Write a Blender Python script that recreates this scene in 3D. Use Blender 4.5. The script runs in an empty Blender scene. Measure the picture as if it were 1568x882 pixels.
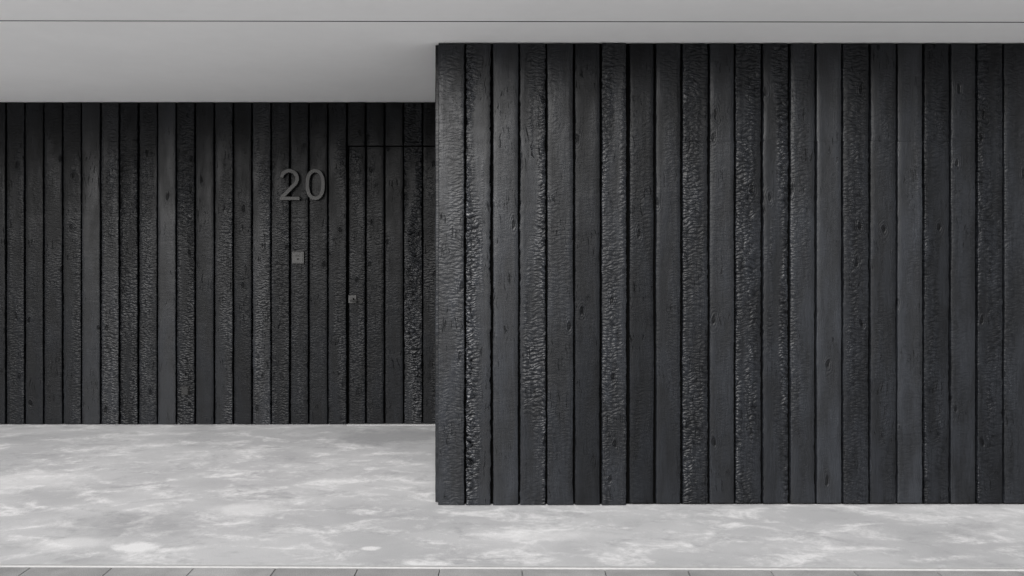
import bpy, math, random
import numpy as np
random.seed(7); rng=np.random.default_rng(5)
S=bpy.context.scene
# ---------------------------------------------------------------- constants
EYE=1.6; H=2.78
LENS=28.0; F=LENS/36*1568; HOR=366; CX=784
D1=F/255.4; D2=F/178.0
fx=lambda p:(p-CX)/255.4
bx=lambda p:(p-CX)/178.0
bz=lambda p:EYE+(HOR-p)/178.0
fz=lambda p:EYE+(HOR-p)/255.4
# ---------------------------------------------------------------- node helper
class N:
    def __init__(s,name):
        s.m=bpy.data.materials.new(name); s.m.use_nodes=True
        s.t=s.m.node_tree; s.b=s.t.nodes['Principled BSDF']
    def n(s,typ,ins=None,**kw):
        nd=s.t.nodes.new(typ)
        for k,v in kw.items(): setattr(nd,k,v)
        for k,v in (ins or {}).items(): s.set(nd,k,v)
        return nd
    def set(s,nd,k,v):
        i=nd.inputs[k]
        if isinstance(v,bpy.types.NodeSocket): s.t.links.new(v,i)
        else: i.default_value=v
    def math(s,op,a,b=0.0,c=0.0,clamp=False):
        nd=s.n('ShaderNodeMath',operation=op,use_clamp=clamp)
        s.set(nd,0,a); s.set(nd,1,b)
        if op in('MULTIPLY_ADD','SMOOTH_MIN'): s.set(nd,2,c)
        return nd.outputs[0]
    def mr(s,v,a,b,c=0.,d=1.,smooth=True):
        nd=s.n('ShaderNodeMapRange',interpolation_type='SMOOTHSTEP' if smooth else 'LINEAR')
        s.set(nd,'Value',v); s.set(nd,'From Min',a); s.set(nd,'From Max',b); s.set(nd,'To Min',c); s.set(nd,'To Max',d)
        return nd.outputs[0]
    def mix(s,f,a,b,bt='MIX'):
        nd=s.n('ShaderNodeMix',data_type='RGBA',blend_type=bt)
        s.set(nd,0,f); s.set(nd,6,a); s.set(nd,7,b)
        return nd.outputs[2]
    def noise(s,v,scale,detail=4,rough=.5,dist=0.,dim='2D'):
        nd=s.n('ShaderNodeTexNoise',noise_dimensions=dim)
        for k,x in {'Vector':v,'Scale':scale,'Detail':detail,'Roughness':rough,'Distortion':dist}.items(): s.set(nd,k,x)
        return nd.outputs[0]
    def xyz(s,a,b,c):
        return s.n('ShaderNodeCombineXYZ',{0:a,1:b,2:c}).outputs[0]
def g(v,tb=1.0): return (v,v*(1+(tb-1)*.5),v*tb,1)

# ---------------------------------------------------------------- charred timber
def charred():
    m=N('charred_timber')
    A=m.n('ShaderNodeAttribute',attribute_name='bA')
    B=m.n('ShaderNodeAttribute',attribute_name='bB')
    sa=m.n('ShaderNodeSeparateColor',{0:A.outputs['Color']}); sb=m.n('ShaderNodeSeparateColor',{0:B.outputs['Color']})
    tone,emb,side=sa.outputs[0],sa.outputs[1],sa.outputs[2]
    u,seed,z=sb.outputs[0],sb.outputs[1],sb.outputs[2]
    base=m.xyz(m.math('MULTIPLY_ADD',u,0.16,m.math('MULTIPLY',seed,9.0)),m.math('MULTIPLY_ADD',seed,7.0,z),0.)
    sc=lambda v,x,y: m.n('ShaderNodeVectorMath',{0:v,1:(x,y,0)},operation='MULTIPLY').outputs[0]
    wn=m.n('ShaderNodeTexNoise',noise_dimensions='2D'); m.set(wn,'Vector',base); m.set(wn,'Scale',11.); m.set(wn,'Detail',1.)
    wv=m.n('ShaderNodeVectorMath',{0:wn.outputs['Color'],1:(.5,.5,.5)},operation='SUBTRACT').outputs[0]
    wb=m.n('ShaderNodeVectorMath',{0:base,1:sc(wv,.03,.045)},operation='ADD').outputs[0]
    v1=m.n('ShaderNodeTexVoronoi',voronoi_dimensions='2D',feature='SMOOTH_F1'); m.set(v1,'Vector',sc(wb,25,66)); m.set(v1,'Scale',1.); m.set(v1,'Smoothness',.3); m.set(v1,'Randomness',.85)
    scale_h=m.math('MULTIPLY_ADD',v1.outputs[0],-1.4,1.0)
    scale_h=m.math('ADD',scale_h,m.math('MULTIPLY',m.math('SUBTRACT',m.noise(sc(wb,70,150),1.,1),.5),.45))
    patch=m.noise(sc(base,11,1.2),1.0,2)
    t=m.math('MULTIPLY_ADD',m.math('SUBTRACT',u,.5),side,.5)
    t=m.math('ADD',t,m.math('MULTIPLY',m.math('SUBTRACT',1.0,m.math('ABSOLUTE',side)),.22))
    t=m.math('ADD',t,m.math('MULTIPLY',m.math('SUBTRACT',patch,.5),1.3))
    mask=m.math('MULTIPLY',m.mr(t,.30,.98),emb)
    mask=m.math('ADD',mask,.03)
    kn=m.n('ShaderNodeTexVoronoi',voronoi_dimensions='2D',feature='F1'); m.set(kn,'Vector',sc(wb,5.6,2.6)); m.set(kn,'Scale',1.)
    sel=m.n('ShaderNodeSeparateColor',{0:kn.outputs['Color']}).outputs[0]
    kn=m.math('ADD',kn.outputs[0],m.math('MULTIPLY',m.math('GREATER_THAN',sel,.32),2.0))
    knot=m.mr(kn,.03,.10,1.,0.)
    ring=m.math('MULTIPLY',m.mr(kn,.06,.3,1.,0.),m.math('SINE',m.math('MULTIPLY',kn,95.0)))
    gr=m.noise(sc(wb,170,4.),1.0,3,.65)
    crackn=m.noise(sc(wb,80,9),1.0,3,.65)
    crack=m.math('MULTIPLY',m.mr(crackn,.63,.69),m.mr(m.noise(base,4.0,1),.50,.64))
    cloud=m.noise(sc(base,8,2.4),1.0,3,.55)
    fine=m.noise(sc(base,230,230),1.0,2,.7)
    h=m.math('MULTIPLY',scale_h,m.math('MULTIPLY',mask,.72))
    h=m.math('ADD',h,m.math('MULTIPLY',gr,.12))
    h=m.math('ADD',h,m.math('MULTIPLY',fine,.06))
    h=m.math('ADD',h,m.math('MULTIPLY',cloud,.7))
    h=m.math('SUBTRACT',h,m.math('MULTIPLY',crack,.35))
    h=m.math('SUBTRACT',h,m.math('MULTIPLY',knot,.5))
    h=m.math('ADD',h,m.math('MULTIPLY',ring,.10))
    bump=m.n('ShaderNodeBump',{'Height':h,'Strength':1.0,'Distance':.0046})
    val=m.math('MULTIPLY',tone,m.mr(cloud,.3,.7,.65,1.35))
    val=m.math('MULTIPLY',val,m.mr(gr,.3,.7,.75,1.25))
    val=m.math('MULTIPLY',val,m.math('SUBTRACT',1.0,m.math('MULTIPLY',m.math('MAXIMUM',crack,knot),.6)))
    val=m.math('MULTIPLY',val,m.math('MULTIPLY_ADD',mask,m.math('MULTIPLY',m.math('SUBTRACT',scale_h,.45),.7),1.0))
    val=m.math('MAXIMUM',val,.0015)
    col=m.n('ShaderNodeCombineColor',{0:m.math('MULTIPLY',val,.91),1:val,2:m.math('MULTIPLY',val,1.19)}).outputs[0]
    m.set(m.b,'Base Color',col)
    r=m.mr(cloud,.3,.7,.44,.30)
    r=m.math('SUBTRACT',r,m.math('MULTIPLY',mask,.10),clamp=True)
    r=m.math('ADD',r,m.math('MULTIPLY',crack,.25),clamp=True)
    m.set(m.b,'Roughness',r)
    spec=m.math('MULTIPLY',m.mr(tone,.0035,.0135,.095,.235),m.math('SUBTRACT',1.,m.math('MULTIPLY',m.math('MAXIMUM',crack,knot),.5)))
    spec=m.math('MULTIPLY',spec,m.math('MULTIPLY_ADD',mask,m.math('MULTIPLY_ADD',scale_h,.8,-.36),1.0),clamp=True)
    m.set(m.b,'Specular IOR Level',spec)
    m.set(m.b,'Normal',bump.outputs[0])
    return m.m
def simple(name,c,rough=.6,metal=0.,bs=0,bd=.001,var=.15,tb=1.0,spec=.5):
    m=N(name); tc=m.n('ShaderNodeTexCoord').outputs['Object']
    nz=m.noise(tc,bs or 20,3,.6,dim='3D')
    m.set(m.b,'Base Color',m.mix(nz,g(c*(1-var),tb),g(c*(1+var),tb)))
    m.set(m.b,'Roughness',rough); m.set(m.b,'Metallic',metal); m.set(m.b,'Specular IOR Level',spec)
    m.set(m.b,'Normal',m.n('ShaderNodeBump',{'Height':nz,'Strength':.5,'Distance':bd}).outputs[0])
    return m.m
def ceiling_mat():
    m=N('painted_plaster'); tc=m.n('ShaderNodeTexCoord').outputs['Object']
    a=m.noise(tc,1.3,3,.6); b=m.noise(tc,160,2,.7); c=m.noise(tc,9,3,.6)
    m.set(m.b,'Base Color',m.mix(m.mr(m.math('ADD',m.math('MULTIPLY',a,.7),m.math('MULTIPLY',c,.3)),.35,.65),(.89,.888,.89,1),(.915,.913,.915,1)))
    m.set(m.b,'Roughness',.8)
    m.set(m.b,'Normal',m.n('ShaderNodeBump',{'Height':b,'Strength':.3,'Distance':.001}).outputs[0])
    return m.m
def concrete():
    m=N('trowelled_concrete'); tc=m.n('ShaderNodeTexCoord').outputs['Object']
    def rotsc(ang,s): 
        return m.n('ShaderNodeMapping',{'Vector':tc,'Rotation':(0,0,math.radians(ang)),'Scale':s}).outputs[0]
    a=m.noise(rotsc(25,(1.,1.5,1)),1.1,5,.55,.2)
    b=m.noise(rotsc(-40,(1.,2.0,1)),2.8,8,.70,.4)
    c=m.noise(rotsc(10,(1,1,1)),16,6,.78,.2)
    d=m.noise(rotsc(50,(1.,1.9,1)),3.0,8,.70,.4)
    f=m.noise(tc,170,2,.7)
    base=m.mix(m.mr(a,.30,.70),(.352,.354,.360,1),(.436,.437,.443,1))
    bc=m.math('ADD',b,m.math('MULTIPLY',m.math('SUBTRACT',c,.5),.30))
    col=m.mix(m.math('MULTIPLY',m.mr(bc,.46,.76),.90),base,(.64,.638,.64,1))
    dc=m.math('ADD',d,m.math('MULTIPLY',m.math('SUBTRACT',c,.5),-.30))
    col=m.mix(m.math('MULTIPLY',m.mr(dc,.49,.80),.65),col,(.243,.246,.252,1))
    sx=m.n('ShaderNodeSeparateXYZ',{0:tc})
    wob=m.math('MULTIPLY',m.math('SUBTRACT',m.noise(tc,5,6,.75),.5),1.9)
    def blob(px,py,rx,ry,soft,colr,k,col):
        dd=F*EYE/(py-HOR); x=(px-CX)*dd/F
        ex=m.math('MULTIPLY',m.math('SUBTRACT',sx.outputs[0],x),1/rx); ey=m.math('MULTIPLY',m.math('SUBTRACT',sx.outputs[1],dd),1/ry)
        r=m.math('SQRT',m.math('ADD',m.math('MULTIPLY',ex,ex),m.math('MULTIPLY',ey,ey)))
        r=m.math('ADD',r,wob)
        return m.mix(m.math('MULTIPLY',m.mr(r,1-soft,1+soft,1.,0.),k),col,colr)
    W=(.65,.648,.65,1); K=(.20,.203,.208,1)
    col=blob(195,803,.34,.16,.6,K,.45,col)
    col=blob(208,838,.12,.06,.35,W,.9,col)
    col=blob(568,840,.05,.03,.3,W,.85,col)
    col=blob(110,832,.25,.07,.6,W,.5,col)
    col=blob(50,735,.30,.2,.6,W,.45,col)
    col=blob(380,780,.20,.11,.5,W,.5,col)
    col=blob(820,820,.26,.07,.6,W,.5,col)
    col=blob(600,668,.45,.26,.6,K,.7,col)  # soft shade in front of the door, painted into the floor colour
    col=m.mix(m.mr(f,.3,.7,.0,.16),col,(.16,.16,.16,1))
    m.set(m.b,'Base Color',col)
    m.set(m.b,'Roughness',m.mr(b,.3,.7,.5,.66))
    hh=m.math('ADD',m.math('MULTIPLY',c,.6),m.math('MULTIPLY',f,.25))
    m.set(m.b,'Normal',m.n('ShaderNodeBump',{'Height':hh,'Strength':.35,'Distance':.002}).outputs[0])
    return m.m
def paver_mat():
    m=N('concrete_paver'); tc=m.n('ShaderNodeTexCoord').outputs['Object']
    A=m.n('ShaderNodeAttribute',attribute_name='bA').outputs['Fac']
    a=m.noise(tc,3,3,.6); b=m.noise(tc,220,2,.8)
    v=m.math('MULTIPLY',m.mr(a,.3,.7,.85,1.15),m.mr(b,.25,.75,.75,1.25))
    v=m.math('MULTIPLY',v,A)
    m.set(m.b,'Base Color',m.n('ShaderNodeCombineColor',{0:v,1:v,2:v}).outputs[0]); m.set(m.b,'Roughness',.85)
    return m.m
M_T=charred(); M_BLK=simple('black_membrane',.0015,.95,spec=.03)
M_C=ceiling_mat(); M_F=concrete(); M_P=paver_mat()
M_GR=simple('pale_gravel',.47,.9,bs=60,bd=.004); M_EDGE=simple('edging_concrete',.32,.7,bs=40,var=.2)
M_THR=simple('threshold_concrete',.28,.7,bs=40)
M_MET=simple('brushed_grey_metal',.032,.5,.03,bs=60,var=.1,spec=.35); M_MET2=simple('anodised_metal',.024,.5,.03,bs=60,var=.1,spec=.35)
M_DK=simple('dark_steel',.006,.5,.1,bs=50,spec=.2); M_SOCK=simple('black_plastic',.008,.45,bs=50,spec=.2)

# ---------------------------------------------------------------- mesh builder
class MB:
    def __init__(s): s.V=[];s.Fc=[];s.A=[];s.B=[];s.mi=[];s.sm=[]
    def add(s,vs,fs,a=(0,0,0,1),bs=None,mi=0,smooth=False):
        o=len(s.V); s.V+=vs; s.Fc+=[tuple(i+o for i in f) for f in fs]
        s.A+=[a]*len(vs); s.B+= bs if bs else [(0,0,0,1)]*len(vs)
        s.mi+=[mi]*len(fs); s.sm+=[smooth]*len(fs)
    def box(s,x0,x1,y0,y1,z0,z1,mi=0,bev=0.,a=(0,0,0,1)):
        if bev<=0:
            vs=[(x,y,z) for z in(z0,z1) for y in(y0,y1) for x in(x0,x1)]
            s.add(vs,[(0,2,3,1),(4,5,7,6),(0,1,5,4),(2,6,7,3),(0,4,6,2),(1,3,7,5)],a,mi=mi); return
        import bmesh
        bm=bmesh.new(); bmesh.ops.create_cube(bm,size=1)
        for v in bm.verts:
            v.co.x=(x0+x1)/2+v.co.x*(x1-x0); v.co.y=(y0+y1)/2+v.co.y*(y1-y0); v.co.z=(z0+z1)/2+v.co.z*(z1-z0)
        bmesh.ops.bevel(bm,geom=bm.edges[:],offset=bev,segments=2,affect='EDGES',profile=.5)
        bm.verts.index_update()
        s.add([tuple(v.co) for v in bm.verts],[tuple(v.index for v in f.verts) for f in bm.faces],a,mi=mi); bm.free()
    def board(s,mp,u0,u1,z0,z1,tone,emb,side,n0=0.,step=.012,seed=None):
        w=u1-u0; seed=random.random() if seed is None else seed
        tilt=random.uniform(-.0055,.0055); off=n0+random.uniform(-.0018,.0018)
        us=[0,0,.0015,.005]; ns=[-.027,-.005,-.0014,0]
        k=6
        prof=list(zip(us,ns))+[(.005+(w-.010)*i/k,0) for i in range(1,k)]+[(w-a,b) for a,b in reversed(list(zip(us,ns)))]
        nz=max(2,int((z1-z0)/step)); 
        def sm(n,amp,kk):
            r=rng.normal(0,1,n+kk); r=np.convolve(r,np.ones(kk)/kk,'valid')[:n]*math.sqrt(kk); return r*amp
        jl=sm(nz+1,.0004+.0009*emb,2)+sm(nz+1,.0009,25); jr=sm(nz+1,.0004+.0009*emb,2)+sm(nz+1,.0009,25)
        dn=sm(nz+1,.0005,30); cup=random.uniform(-.0018,.0018)
        vs=[];bs=[]
        P=len(prof)
        for r in range(nz+1):
            z=z0+(z1-z0)*r/nz
            for i,(u,n) in enumerate(prof):
                t=u/w
                uu=u+(1-t)*jl[r]+t*jr[r] if n>-.02 else u
                nn=n+off+tilt*(t-.5)+dn[r]+cup*(1-(2*t-1)**2) if n>-.02 else n+n0
                vs.append(mp(u0+uu,nn,z)); bs.append((t,seed,z,1))
        fs=[(r*P+i,r*P+i+1,(r+1)*P+i+1,(r+1)*P+i) for r in range(nz) for i in range(P-1)]
        s.add(vs,fs,(tone,emb,side,1),bs,0,True)
        s.add([vs[i] for i in range(P)],[tuple(range(P-1,-1,-1))],(tone,0,0,1),bs[:P])
        s.add([vs[nz*P+i] for i in range(P)],[tuple(range(P))],(tone,0,0,1),bs[-P:])
    def obj(s,name,mats):
        me=bpy.data.meshes.new(name); me.from_pydata(s.V,[],s.Fc); 
        for m in mats: me.materials.append(m)
        me.polygons.foreach_set('material_index',s.mi); me.polygons.foreach_set('use_smooth',s.sm)
        for nm,d in(('bA',s.A),('bB',s.B)):
            at=me.attributes.new(nm,'FLOAT_COLOR','POINT'); at.data.foreach_set('color',np.array(d,dtype=np.float32).ravel())
        me.update(); o=bpy.data.objects.new(name,me); S.collection.objects.link(o); return o

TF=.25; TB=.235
def gap(): return random.uniform(.0046,.0082)
def rnd(): return random.choice([(.028,.3,0),(.032,.7,0),(.036,.15,0),(.03,.8,.6),(.027,.5,-.6)])
# ---------------------------------------------------------------- front wall
fb=MB(); mpf=lambda u,n,z:(u,D1-n,z)
edges=[671,712,753,795,837,879,920,961,1003,1044,1085.5,1126,1167.5,1209,1250,1290.5,1332,1374,1415,1456,1497,1538]
spec=[(.044,.4,0),(.044,2.0,-1),(.045,.08,0),(.036,1.2,.8),(.034,.25,0),(.024,.1,0),(.036,.9,0),(.023,.25,0),(.031,.3,.5),
 (.028,1.1,0),(.035,.15,0),(.032,1.2,0),(.034,1.3,.9),(.040,.5,-.4),(.049,.1,0),(.029,.8,0),(.031,.4,.4),(.046,.3,.3),(.028,.9,-.3),(.036,.3,0),(.027,1.0,0),(.034,.5,0)]
while edges[-1]<2300: edges.append(edges[-1]+41.3)
while len(spec)<len(edges)-1: spec.append(rnd())
ZS=fz(216)
for i in range(len(edges)-1):
    a=fx(edges[i])+(0 if i==0 else gap()); b=fx(edges[i+1])-gap()
    if edges[i]==961: a+=.007
    t,e,sd=spec[i]; t*=TF
    if edges[i]>=961:
        z0,z1=.016,H-.010; n0=-.005
        if 1044<=edges[i]<1497:
            s1=random.random(); rs=random.getstate(); 
            fb.board(mpf,a,b,z0,ZS-.0004,t,e,sd,n0,seed=s1); random.setstate(rs); fb.board(mpf,a,b,ZS+.0004,z1,t*random.uniform(.92,1.1),e,sd,n0,seed=s1)
            continue
    elif edges[i]>=920: z0,z1,n0=.006,H-.006,0
    else: z0,z1,n0=.006,H-.010,0
    fb.board(mpf,a,b,z0,z1,t,e,sd,n0)
xr=fx(edges[-1]); xl=fx(671)
fb.box(xl+.002,xr,D1+.033,D1+.20,.001,H+.02,mi=1)
# side return
xs=fx(665)
mps=lambda u,n,z:(xs-n,D2-.03-u,z)
L=D2-.03-(D1+.05); nb=13; bw=L/nb
for i in range(nb):
    t,e,sd=rnd(); fb.board(mps,i*bw+.004,(i+1)*bw-.004,.006,H-.006,t*TF,e,sd)
fb.box(xs+.028,xl+.0018,D1+.012,D2-.02,.001,H+.018,mi=1)
front=fb.obj('charred_timber_wall',[M_T,M_BLK])
# ---------------------------------------------------------------- back wall + door
bb=MB(); mpb=lambda u,n,z:(u,D2-n,z)
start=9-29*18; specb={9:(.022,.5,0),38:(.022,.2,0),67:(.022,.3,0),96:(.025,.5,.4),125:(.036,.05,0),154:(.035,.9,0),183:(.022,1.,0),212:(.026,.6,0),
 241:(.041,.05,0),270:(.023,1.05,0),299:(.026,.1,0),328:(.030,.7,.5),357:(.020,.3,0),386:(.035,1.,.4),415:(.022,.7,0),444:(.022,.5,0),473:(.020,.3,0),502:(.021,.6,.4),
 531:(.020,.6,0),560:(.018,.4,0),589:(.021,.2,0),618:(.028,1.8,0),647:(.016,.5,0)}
e=start; DT=bz(224); db=MB()
while e<780:
    a=bx(e)+gap(); b=bx(e+29)-gap()
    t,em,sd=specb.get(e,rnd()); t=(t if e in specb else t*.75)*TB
    if 531<=e<705:
        s1=random.random()
        bb.board(mpb,a,b,DT+.006,H-.008,t*random.uniform(.9,1.1),em,sd,seed=s1)
        db.board(mpb,a+(.010 if e==531 else 0),b,.012,DT-.006,t,em,sd,-.005,seed=s1)
    else: bb.board(mpb,a,b,.010,H-.008,t,em,sd)
    e+=29
xL=bx(start); xD=bx(531); xR=bx(705)
bb.box(xL,xD,D2+.033,D2+.2,.001,H+.02,mi=1)
bb.box(xD+.0002,xR,D2+.033,D2+.2,DT-.002,H+.02,mi=1)
bb.box(xR+.0002,bx(790),D2+.033,D2+.2,.001,H+.02,mi=1)
back=bb.obj('charred_timber_wall.001',[M_T,M_BLK])
db.box(xD+.002,xR-.002,D2+.038,D2+.08,.004,DT-.004,mi=1)
hx=bx(540); hz=bz(458)
db.box(hx-.034,hx+.034,D2-.012,D2+.004,hz-.034,hz+.034,mi=2,bev=.002)
def cyl(mb,cx,y0,y1,cz,r,mi,n=24):
    vs=[(cx+r*math.cos(2*math.pi*i/n),y,cz+r*math.sin(2*math.pi*i/n)) for y in(y0,y1) for i in range(n)]
    mb.add(vs,[(i,(i+1)%n,n+(i+1)%n,n+i) for i in range(n)]+[tuple(range(n))[::-1],tuple(range(n,2*n))],mi=mi)
db.box(hx-.012,hx+.012,D2-.05,D2-.0122,hz-.012,hz+.012,mi=2,bev=.002)
db.box(hx-.012,hx+.050,D2-.064,D2-.0502,hz-.016,hz-.002,mi=3,bev=.003)
cyl(db,bx(552),D2-.008,D2+.004,bz(461),.022,3)
door=db.obj('entrance_door',[M_T,M_BLK,M_MET2,M_DK])
th=MB(); th.box(xD+.004,xR,D2-.02,D2+.02,.0005,.006,bev=.002); th.obj('door_threshold',[M_THR])

# ---------------------------------------------------------------- house number 20
def ribbon(mb,pts,w,y0,y1,closed=False,mi=0):
    P=np.array(pts,float); n=len(P)
    if closed: T=np.roll(P,-1,0)-np.roll(P,1,0)
    else: T=np.gradient(P,axis=0)
    T/=np.linalg.norm(T,axis=1)[:,None]; Nn=np.stack([-T[:,1],T[:,0]],1)
    Lp=P+Nn*w/2; Rp=P-Nn*w/2; b=.003
    vs=[]
    for i in range(n):
        Li=P[i]+Nn[i]*(w/2-b); Ri=P[i]-Nn[i]*(w/2-b)
        vs+=[(Lp[i][0],y1,Lp[i][1]),(Lp[i][0],y0+b,Lp[i][1]),(Li[0],y0,Li[1]),(Ri[0],y0,Ri[1]),(Rp[i][0],y0+b,Rp[i][1]),(Rp[i][0],y1,Rp[i][1])]
    fs=[]
    for i in range(n if closed else n-1):
        j=(i+1)%n
        for k in range(6): fs.append((i*6+k,j*6+k,j*6+(k+1)%6,i*6+(k+1)%6))
    if not closed: fs+=[tuple(range(6)),tuple((n-1)*6+k for k in(5,4,3,2,1,0))]
    mb.add(vs,fs,mi=mi)
nm=MB(); W=.034; y0,y1=D2-.045,D2-.020
zt,zb_=bz(259),bz(307)
cx=bx(484.5); cz=(zt+zb_)/2; rx=(bx(499.5)-bx(469.5))/2-W/2; rz=(zt-zb_)/2-W/2
pts=[]
for i in range(64):
    a=2*math.pi*i/64; c,s_=math.cos(a),math.sin(a)
    pts.append((cx+rx*math.copysign(abs(c)**.88,c),cz+rz*math.copysign(abs(s_)**.88,s_)))
ribbon(nm,pts,W,y0,y1,True)
c2=bx(445); r2=(bx(460)-bx(430))/2-W/2; tz=zt-W/2-r2
p2=[]
for i in range(26):
    a=math.radians(172-(172+42)*i/25); p2.append((c2+r2*math.cos(a),tz+r2*math.sin(a)))
lx,lz=p2[-1]; ex,ez=bx(430)+W*.62,zb_+W*.75
for i in range(1,8): 
    t=i/8; p2.append((lx+(ex-lx)*t,lz+(ez-lz)*t))
p2.append((ex,ez))
ribbon(nm,p2,W,y0,y1)
nm.box(bx(430),bx(461),y0+.0006,y1,zb_,zb_+W*.92,bev=.003)
for px,pz in((c2,zb_+.014),(c2,zt-.014),(cx,zb_+.014),(cx,zt-.014)):
    cyl(nm,px,y1-.004,D2+.006,pz,.005,0,10)
nm.obj('house_number',[M_MET])
# intercom
ic=MB(); x0,x1,z0,z1=bx(448),bx(466.5),bz(403.5),bz(385.5)
ic.box(x0,x1,D2-.022,D2+.004,z0,z1,mi=0,bev=.003)
ic.box(x0+.010,x1-.010,D2-.0245,D2-.0222,z0+.010,z1-.010,mi=0,bev=.0008)
cyl(ic,(x0+x1)/2,D2-.0275,D2-.0246,(z0+z1)/2-.012,.009,1)
for i in range(4): ic.box(x0+.03,x1-.03,D2-.0252,D2-.0246,z1-.026-.005*i,z1-.024-.005*i,mi=1)
ic.obj('door_intercom',[M_MET,M_DK])
so=MB(); x0,x1,z0,z1=bx(278),bx(290.5),bz(605),bz(591.5)
so.box(x0,x1,D2-.010,D2+.004,z0,z1,bev=.002)
so.box(x0+.007,x1-.007,D2-.020,D2-.0102,z0+.006,z1-.008,bev=.003)
so.box(x0+.012,x1-.012,D2-.023,D2-.0202,z1-.016,z1-.012,bev=.0008)
so.obj('outdoor_socket',[M_SOCK])

# ---------------------------------------------------------------- soffit
XA,XB=-9.,9.
YE=3.72
gl=F*(H-EYE)/(HOR-33); sl=.006
cm=MB()
def prism(mb,quad,z0,z1,mi=0,blk=()):
    vs=[(x,y,z0) for x,y in quad]+[(x,y,z1) for x,y in quad]
    mb.add(vs,[(3,2,1,0),(4,5,6,7)],mi=mi)
    for i in range(4):
        mb.add([vs[i],vs[(i+1)%4],vs[4+(i+1)%4],vs[4+i]],[(0,1,2,3)],mi=1 if i in blk else mi)
gy=lambda x:gl+sl*x*.9
prism(cm,[(XA,YE),(XB,YE),(XB,gy(XB)-.008),(XA,gy(XA)-.008)],H,H+.03,blk=(2,))
prism(cm,[(XA,gy(XA)+.008),(XB,gy(XB)+.008),(XB,D2+1),(XA,D2+1)],H,H+.03,blk=(0,))
cm.box(XA,XB,YE+.01,D2+1,H+.0302,H+.30,mi=1)
cm.box(XA,XB,YE-.03,YE-.001,H-.005,H+.42,mi=0,bev=.003)
cm.obj('soffit_ceiling',[M_C,M_BLK])

# ---------------------------------------------------------------- floor, edging, pavers, ground
ye=lambda x:3.878-.0094*x
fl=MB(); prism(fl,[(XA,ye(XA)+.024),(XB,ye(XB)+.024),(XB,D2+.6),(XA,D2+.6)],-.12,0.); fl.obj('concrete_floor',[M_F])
ed=MB(); prism(ed,[(XA,ye(XA)),(XB,ye(XB)),(XB,ye(XB)+.021),(XA,ye(XA)+.021)],-.12,.0005); ed.obj('concrete_edging',[M_EDGE])
pv=MB(); pw,pd=.40,.40
for r in range(3):
    for c in range(-22,23):
        x0=c*pw*1.0+(r%2)*.2+.05; 
        y1=-.008-r*pd; 
        pv.box(x0+.002,x0+pw-.002,y1-pd+.004,y1,-.06,-.004,bev=.002,a=(random.uniform(.19,.27),)*3+(1,))
po=pv.obj('pavement',[M_P]); po.location=(0,3.878,0); po.rotation_euler[2]=math.atan(-.0094)
gm=MB(); gm.add([(-300,-300,-.03),(300,-300,-.03),(300,300,-.03),(-300,300,-.03)],[(0,1,2,3)]); gm.obj('ground',[M_GR])

# ---------------------------------------------------------------- light
w=bpy.data.worlds.new('World'); S.world=w; w.use_nodes=True; nt=w.node_tree
sky=nt.nodes.new('ShaderNodeTexSky'); sky.sky_type='NISHITA'; sky.sun_disc=False
EL,AZ=28,18
sky.sun_elevation=math.radians(EL); sky.sun_rotation=math.radians(180+AZ); sky.dust_density=4.; sky.air_density=1.0
hs=nt.nodes.new('ShaderNodeHueSaturation'); hs.inputs['Saturation'].default_value=.16
nt.links.new(sky.outputs[0],hs.inputs['Color']); bg=nt.nodes['Background']; nt.links.new(hs.outputs[0],bg.inputs[0]); bg.inputs[1].default_value=.15
sd=bpy.data.lights.new('sun','SUN'); sd.energy=5.0; sd.angle=math.radians(50); sd.color=(1,.985,.975)
so_=bpy.data.objects.new('sun',sd); S.collection.objects.link(so_); so_.rotation_euler=(math.radians(90-EL),0,math.radians(-AZ)); so_.location=(0,0,8)
cd=bpy.data.cameras.new('camera'); cam=bpy.data.objects.new('camera',cd); S.collection.objects.link(cam)
cam.location=(0,0,EYE); cam.rotation_euler=(math.radians(90),0,0); cd.lens=LENS; cd.sensor_width=36; cd.shift_y=-75/1568; cd.clip_end=1000; cd.clip_start=.05
S.camera=cam
S.view_settings.view_transform='Standard'; S.view_settings.look='None'; S.view_settings.exposure=0
